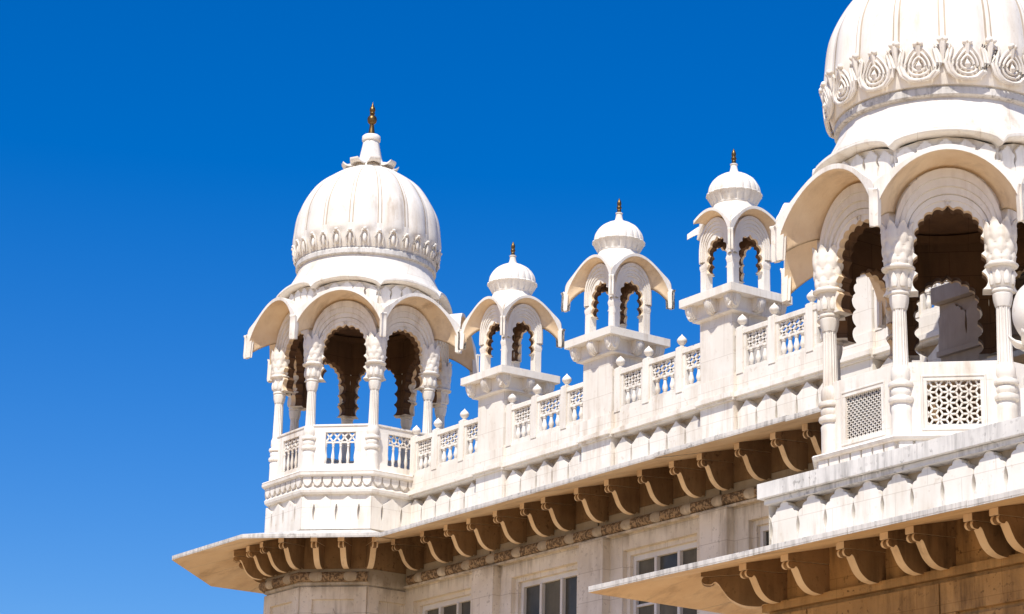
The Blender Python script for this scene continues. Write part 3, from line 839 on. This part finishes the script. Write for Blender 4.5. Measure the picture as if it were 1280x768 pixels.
# carved roll moulding under the brackets
def roll(pts, r, name='roll_moulding', parent=None, pad=.74, off=0.):
    b = MB(); pts = [Vector(p) for p in pts]
    prof = [(r*math.cos(R(g)), r*math.sin(g*PI/180)) for g in range(-100, 101, 20)]
    bosses = []
    for i in range(len(pts)-1):
        p, q = pts[i], pts[i+1]; d = (q-p); ln = d.length; d.normalize(); out = Vector((d.y, -d.x, 0))
        def miter(j, base):
            # outward direction at vertex j
            ds = []
            if j > 0: ds.append((pts[j]-pts[j-1]).normalized())
            if j < len(pts)-1: ds.append((pts[j+1]-pts[j]).normalized())
            o = Vector((0,0,0))
            for e in ds: o += Vector((e.y, -e.x, 0))
            o.normalize(); return o/max(.3, o.dot(out))
        mA, mB = miter(i, out), miter(i+1, out)
        b.grid([[p+mA*x+Vector((0,0,z)) for x, z in prof], [q+mB*x+Vector((0,0,z)) for x, z in prof]])
        n = max(1, round(ln/pad))
        for k in range(n):
            c = p+d*(ln*(k+.5)/n)+out*(r*.42)
            b3 = MB(); b3.ball((0,0,0), r*.92, 14, 10)
            b3.v = [tuple(c + d*(x*2.1) + out*y*.9 + Vector((0,0,z*1.1))) for x, y, z in b3.v]
            bosses.append(b3)
    o = b.build(name, 'carved', parent, 60)
    for b3 in bosses: b3.build('smooth_boss', 'wall', o, 60)
roll([(-2.36, -.405, 9.755), (11.6, -.405, 9.755)], .088, parent=main)
b = MB(); b.box(-2.5, 11.6, -.44, -.345, 9.625, 9.662); b.build('string_course', 'wall', main, 30)

def bracket_mesh(depth=.62, wd=.105, zs=.93, slope=.253):
    b = MB()
    D = depth
    top = lambda n: .50 - .045*(n/D) + .0
    # beam over, scroll below, set a few mm apart at the seam
    beam = [(0,.40),(D-.005,.355),(D,.36),(D,.455),(0,.455+slope*D/zs)]
    curve = catmull([(D-.02,.345),(D-.005,.30),(D-.03,.255),(D-.09,.25),(D-.125,.285),(D-.16,.25),(D-.20,.16),(D-.26,.05),(D-.36,-.035),(D-.46,-.06),(D-.53,-.06),(D-.56,-.03),(0,-.03)], 4)
    body = [(0,.392),(D-.03,.35)] + curve
    for outl, hw in ((beam, wd/2+.006), (body, wd/2)):
        k = len(outl)
        vs_ = [(-hw, -n, z) for n, z in outl] + [(hw, -n, z) for n, z in outl]
        b.add(vs_, [tuple(range(k)), tuple(range(2*k-1, k-1, -1))])
        b.add(vs_, [(i, (i+1) % k, k+(i+1) % k, k+i) for i in range(k)], 1)  # edge faces paler than the sides to imitate bounced light
    b.ball((0, -(D-.06), .30), .062, 10, 8, (1.1, 1, 1))
    b.v = [(x, y, z*zs) for x, y, z in b.v]
    return b
bm0 = bracket_mesh()
ZB = 9.94
br0 = None
BX = [-2.05,-1.14,-.42,.26,1.03,1.79,2.37,3.25,4.03,4.86,5.63,6.28,7.13,7.92,8.6,9.4,10.2,10.95]
for x in BX:
    if br0 is None: br0 = bm0.build('bracket', ['brown_stone', 'pale_lit'], main, 35, (x, -.36, ZB))
    else: copy_one(br0, main, 0, (x, -.36, ZB))
# eave slabs
def slab(b, o0, o1, i1, i0, th=.075, n=1, mats=(0, 1), gap=.012):
    """sloping eave stone: outer edge o0-o1, inner edge i0-i1 (points on the underside), laid as n stones with open joints below"""
    o0, o1, i0, i1 = (Vector(q) for q in (o0, o1, i0, i1))
    upv = Vector((0, 0, th))
    vs_ = [o0, o1, i1, i0]
    vs8 = [v+Vector((0,0,.018)) for v in vs_] + [v+upv for v in vs_]
    b.add(vs8, [(4,5,6,7),(0,1,5,4),(1,2,6,5),(2,3,7,6),(3,0,4,7)], mats[0]); b.add(vs8, [(3,2,1,0)], mats[1])
    L = (o1-o0).length
    for k in range(n):
        t0, t1 = k/n + (gap/L/2 if k else 0), (k+1)/n - (gap/L/2 if k < n-1 else 0)
        q = [o0.lerp(o1, t0), o0.lerp(o1, t1), i0.lerp(i1, t1), i0.lerp(i1, t0)]
        v8 = q + [v+Vector((0,0,.0175)) for v in q]
        b.add(v8, [(0,1,5,4),(1,2,6,5),(2,3,7,6),(3,0,4,7)], mats[0]); b.add(v8, [(3,2,1,0)], mats[1])
YE, ZE, ZI = -1.87, 10.135, 10.525
# corner pavilion eave octagon
def av(r_, k, z): v = oct_v(r_, k, z); return Vector((v[0]+AC[0], v[1]+AC[1], z))
RO, RI = 3.30, 1.60
d1 = av(RO,1,ZE); d2 = av(RO,2,ZE)
t = (YE-d1.y)/(d2.y-d1.y); E_ = d1.lerp(d2, t)
k2i = av(RI,2,ZI)
b = MB()
for k in (-3,-2,-1,0):
    slab(b, av(RO,k,ZE), av(RO,k+1,ZE), av(RI,k+1,ZI), av(RI,k,ZI), n=3)
slab(b, d1, E_, k2i, av(RI,1,ZI), n=2)
zm = ZE+(ZI-ZE)*(k2i.y-YE)/(-.33-YE)
kl = Vector((k2i.x, k2i.y, zm))
b.add([E_, kl, k2i], [(0,1,2)], 1)
# main run
b.add([E_, Vector((-1.2,YE,ZE)), Vector((-1.2,-.33,ZI)), Vector((k2i.x,-.33,ZI)), kl], [(0,1,2,3,4)], 1)
up = Vector((0,0,.075))
q = [E_+up, Vector((-1.2,YE,ZE))+up, Vector((-1.2,-.33,ZI))+up, Vector((k2i.x,-.33,ZI))+up, kl+up]
b.add(q, [(0,1,2,3,4)], 0); b.add([E_, Vector((-1.2,YE,ZE)), q[1], q[0]], [(0,1,2,3)], 0)
xs = [-1.2]
while xs[-1] < 13: xs.append(xs[-1]+random.uniform(1.3, 1.9))
for x0, x1 in zip(xs, xs[1:]):
    jz = random.uniform(-.010, .010); jy = random.uniform(-.012, .012)
    slab(b, (x0,YE+jy,ZE+jz), (x1-.006,YE+jy,ZE+jz), (x1-.006,-.33,ZI), (x0,-.33,ZI), n=1)
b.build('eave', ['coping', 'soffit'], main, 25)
# tower wall under the corner pavilion
b = MB()
b.lathe([(1.56,0),(1.56,9.60),(1.60,9.63),(1.60,9.90)], 8, (AC[0],AC[1],0), PI/8)
for k in range(-3, 3):
    rot = Matrix.Rotation(R(45*k), 3, 'Z')
    fr = lambda x, n, z, rot=rot: tuple(rot @ Vector(face(x, n, z)) + Vector((AC[0], AC[1], 0)))
    n_ = 1.56*math.cos(R(22.5)); hw = n_*T8
    for (x0, x1, z0, z1) in ((-hw,hw,9.36,9.58),(-hw,-hw+.22,6,9.36),(hw-.22,hw,6,9.36)):
        b.prism([(x0,z0),(x1,z0),(x1,z1),(x0,z1)], n_-.01, n_+.05, fr)
    b.prism([(-.25,8.6),(.25,8.6),(.25,8.98),(0.03,9.12),(0,9.20),(-.03,9.12),(-.25,8.98)], n_-.01, n_+.02, fr)
b.build('corner_tower', 'wall', main, 30)
b = MB(); b.lathe([(1.595,9.902),(1.595,10.57)], 8, (AC[0],AC[1],0), PI/8); b.build('bracket_course', 'brown_stone', main, 30)
pts = [av(1.625, k, 9.755) for k in range(-3, 3)]
roll(pts, .088, parent=main, pad=.62)
for k in range(-3, 3):
    # a bracket on each corner and two on each face
    v = av(1.585, k, ZB); copy_one(br0, main, R(-112.5+45*k+90), v)
    if k == 2: continue
    p, q = av(1.585, k, ZB), av(1.585, k+1, ZB)
    for t in (.3, .7):
        if k == 1 and t > .8: continue
        copy_one(br0, main, R(45*k), p.lerp(q, t))
# terrace parapet: petals, blocks under the kiosks, cornice
b = MB(); frm = lambda x, n, z: (x, -n, z)
for i in range(-1, 4):
    x0, x1 = 3*i+.385, 3*i+2.615
    if i == 3: x1 = 10.9
    pw = .446
    n = round((x1-x0)/pw); pw = (x1-x0)/n
    petal_row(b, [x0+pw*(j+.5) for j in range(n)], pw, 10.565, 11.06, 11.235, .18, .335, 'point', .05, 10.72, fr=frm)
b.build('petal_parapet', 'marble_wall', main, 30)
for i in range(0, 4):
    X = 3*i
    b = MB(); b.box(X-.39, X+.39, -.40, -.15, 10.565, 11.26); b.build('plinth_block', 'marble_wall', main, 30)
b = MB()
def cornice_run(x0, x1, yo):
    b.box(x0, x1, yo-.02, 0, 11.262, 11.30); b.box(x0, x1, yo-.065, 0, 11.30, 11.375); b.box(x0, x1, yo-.03, 0, 11.375, 11.40)
    b.box(x0, x1, yo, 0, 11.40, 11.655)
e_ = -2.75
for i in range(0, 4):
    X = 3*i
    cornice_run(e_, X-.42, -.36); cornice_run(X-.42, X+.42, -.425); e_ = X+.42
cornice_run(e_, 10.9, -.36)
b.build('cornice', 'marble_wall', main, 30)
# raised petal block standing behind the large pavilion
b = MB()
b.box(10.9, 16.5, -.58, .3, 10.3, 11.64)
petal_row(b, [10.9+.26*1+.52*j for j in range(10)], .52, 10.98, 11.40, 11.60, .57, .62, 'lobe', .04, 11.12, fr=frm)
b.box(10.86, 16.5, -.70, .3, 11.645, 11.87); b.box(10.88, 16.5, -.645, .3, 10.90, 10.975)
b.build('raised_parapet', 'shade_taupe', main, 30)

# ================================================================== PROJECTING WING
wing = empty('projecting_wing', (0,0,0), 'projecting wing under the large pavilion, brown wall below a white lobed parapet', 'building')
WX, WY = 11.52, -4.25
b = MB(); b.box(WX, XR, WY, -.5, 0, 7.575)
# string course, sunk panels
b.box(WX-.05, XR, WY-.075, WY+.1, 6.90, 7.0)
x = WX+.1
xs = [WX, 12.25, 14.42, 16.55, 18.7, 20.8, 22.9]
for x0, x1 in zip(xs, xs[1:]):
    z0, z1 = 4.6, 6.70
    b.box(x0+.012, x1-.012, WY-.065, WY+.1, 6.50, 6.845)
    b.box(x0+.012, x0+.24, WY-.065, WY+.1, 3.5, 6.495); b.box(x1-.24, x1-.012, WY-.065, WY+.1, 3.5, 6.495)
    # sunk panel with a small carved shelf
    b.box(x0+.285, x1-.285, WY-.03, WY+.1, 3.5, 6.45)
    b.box(x0+.42, x1-.42, WY-.075, WY+.1, 6.20, 6.30); b.box(x0+.48, x1-.48, WY-.055, WY+.1, 6.06, 6.15)
    for j in range(7):
        c_ = x0+.55+(x1-x0-1.1)*(j+.5)/7
        b.box(c_-.06, c_+.06, WY-.06, WY+.1, 5.86, 6.02)
b.build('wall', 'ochre', wing, 30)
b = MB()
b.box(WX+.02, XR, WY+.13, -.5, 7.58, 8.30)
b.build('terrace', 'stain_and_recess_shade', wing, 30)
b = MB()
pitch_ = .482
petal_row(b, [11.80+pitch_*j - .0 for j in range(-1, 26)], pitch_, 7.58, 8.01, 8.225, -WY-.14, -WY+.0, 'lobe', .06, 7.78, WX, XR, fr=frm)
# left return of the parapet
fl = lambda x, n, z: (WX+.06-n-.0, x, z)
b.box(WX, WX+.3, WY+.145, -.5, 7.58, 8.22); b.box(WX-.03, XR, WY-.04, WY+.05, 7.60, 7.70)
b.build('lobed_parapet', 'marble_wall', wing, 30)
b = MB(); random.seed(3)
x = WX-.1
b.box(WX-.04, XR, WY-.04, WY+.6, 8.225, 8.29)
while x < XR:
    x1 = min(XR, x+random.choice((.95, 1.45, 1.8)))
    b.box(x, x1-.006, WY-.10, WY+.62, 8.295, 8.485); x = x1
b.box(WX-.1, WX+.45, WY+.62, -.5, 8.295, 8.485)
b.build('coping', 'coping', wing, 30)
# floor under the pavilion
b = MB(); b.box(WX+.46, XR, WY+.64, -.5, 8.30, 8.44); b.build('paving', 'marble', wing, 30)
# eave
b = MB(); YW, XW, ZWE, ZWI = -5.80, 9.94, 7.17, 7.54
xs = [XW]
ins = lambda x: WX-.03 if x < WX else x
random.seed(5)
first = True
x = 13.0
slab(b, (XW,YW,ZWE), (x-.004,YW,ZWE), (x-.004,WY+.03,ZWI), (WX+.03,WY+.03,ZWI), n=1)
while x < XR:
    x1 = x+random.uniform(1.1, 1.8)
    jz = random.uniform(-.010, .010); jy = random.uniform(-.012, .012)
    slab(b, (x,YW+jy,ZWE+jz), (x1-.006,YW+jy,ZWE+jz), (x1-.006,WY+.03,ZWI), (x,WY+.03,ZWI), n=1); x = x1
slab(b, (XW,-.5,ZWE), (XW,YW,ZWE), (WX+.03,WY+.03,ZWI), (WX+.03,-.5,ZWI), n=3)
# raised fillet under the edge
b.build('eave', ['coping', 'soffit'], wing, 25)
ZBW = 7.016
WB = [11.78, 12.52, 13.46, 14.17, 14.57, 15.45, 15.83, 16.7, 17.4, 18.2]
bw0 = bracket_mesh(.66, .12, .80, .233)
w0 = None
for x in WB:
    if w0 is None: w0 = bw0.build('bracket', ['brown_stone', 'pale_lit'], wing, 35, (x, WY+.01, ZBW))
    else: copy_one(w0, wing, 0, (x, WY+.01, ZBW))
for y in (-3.4, -2.6, -1.8, -1.0): copy_one(w0, wing, R(-90), (WX+.01, y, ZBW))
cb = copy_one(w0, wing, R(-45), (WX+.05, WY+.05, ZBW)); cb.scale = (1.6, 1.35, 1.1)
# urn on the parapet coping
urn = empty('stone_urn', (15.70, -3.95, 8.485), 'rounded white marble urn on the wing parapet at the picture edge', 'urn')
b = MB(); b.box(-.16,.16,-.16,.16,-.0,.40); b.box(-.13,.13,-.13,.13,.40,.50); b.lathe([(.13,.50),(.10,.54),(.07,.66),(.09,.80),(.12,.86)], 20)
b.build('pedestal', 'marble', urn, 35)
b = MB(); b.lathe(catmull([(.05,.90),(.18,.99),(.265,1.16),(.275,1.32),(.22,1.50),(.11,1.61),(.03,1.64),(.03,1.70),(.005,1.76)], 5), 28, mod=lambda r, z, a, k: r*(1 if k % 4 else .97))
b.build('bulb', 'marble', urn, 60)
b = MB()
for k in range(8):
    a = 2*PI*k/8+.2; o_ = Vector((math.cos(a), math.sin(a), 0)); s_ = (-math.sin(a), math.cos(a), 0)
    b.leaf(o_*.08+Vector((0,0,.85)), (0,0,1), o_, s_, .26, .17, .13, .03, nu=8, nv=5, tip=0)
b.build('petal_cup', 'marble', urn, 50)
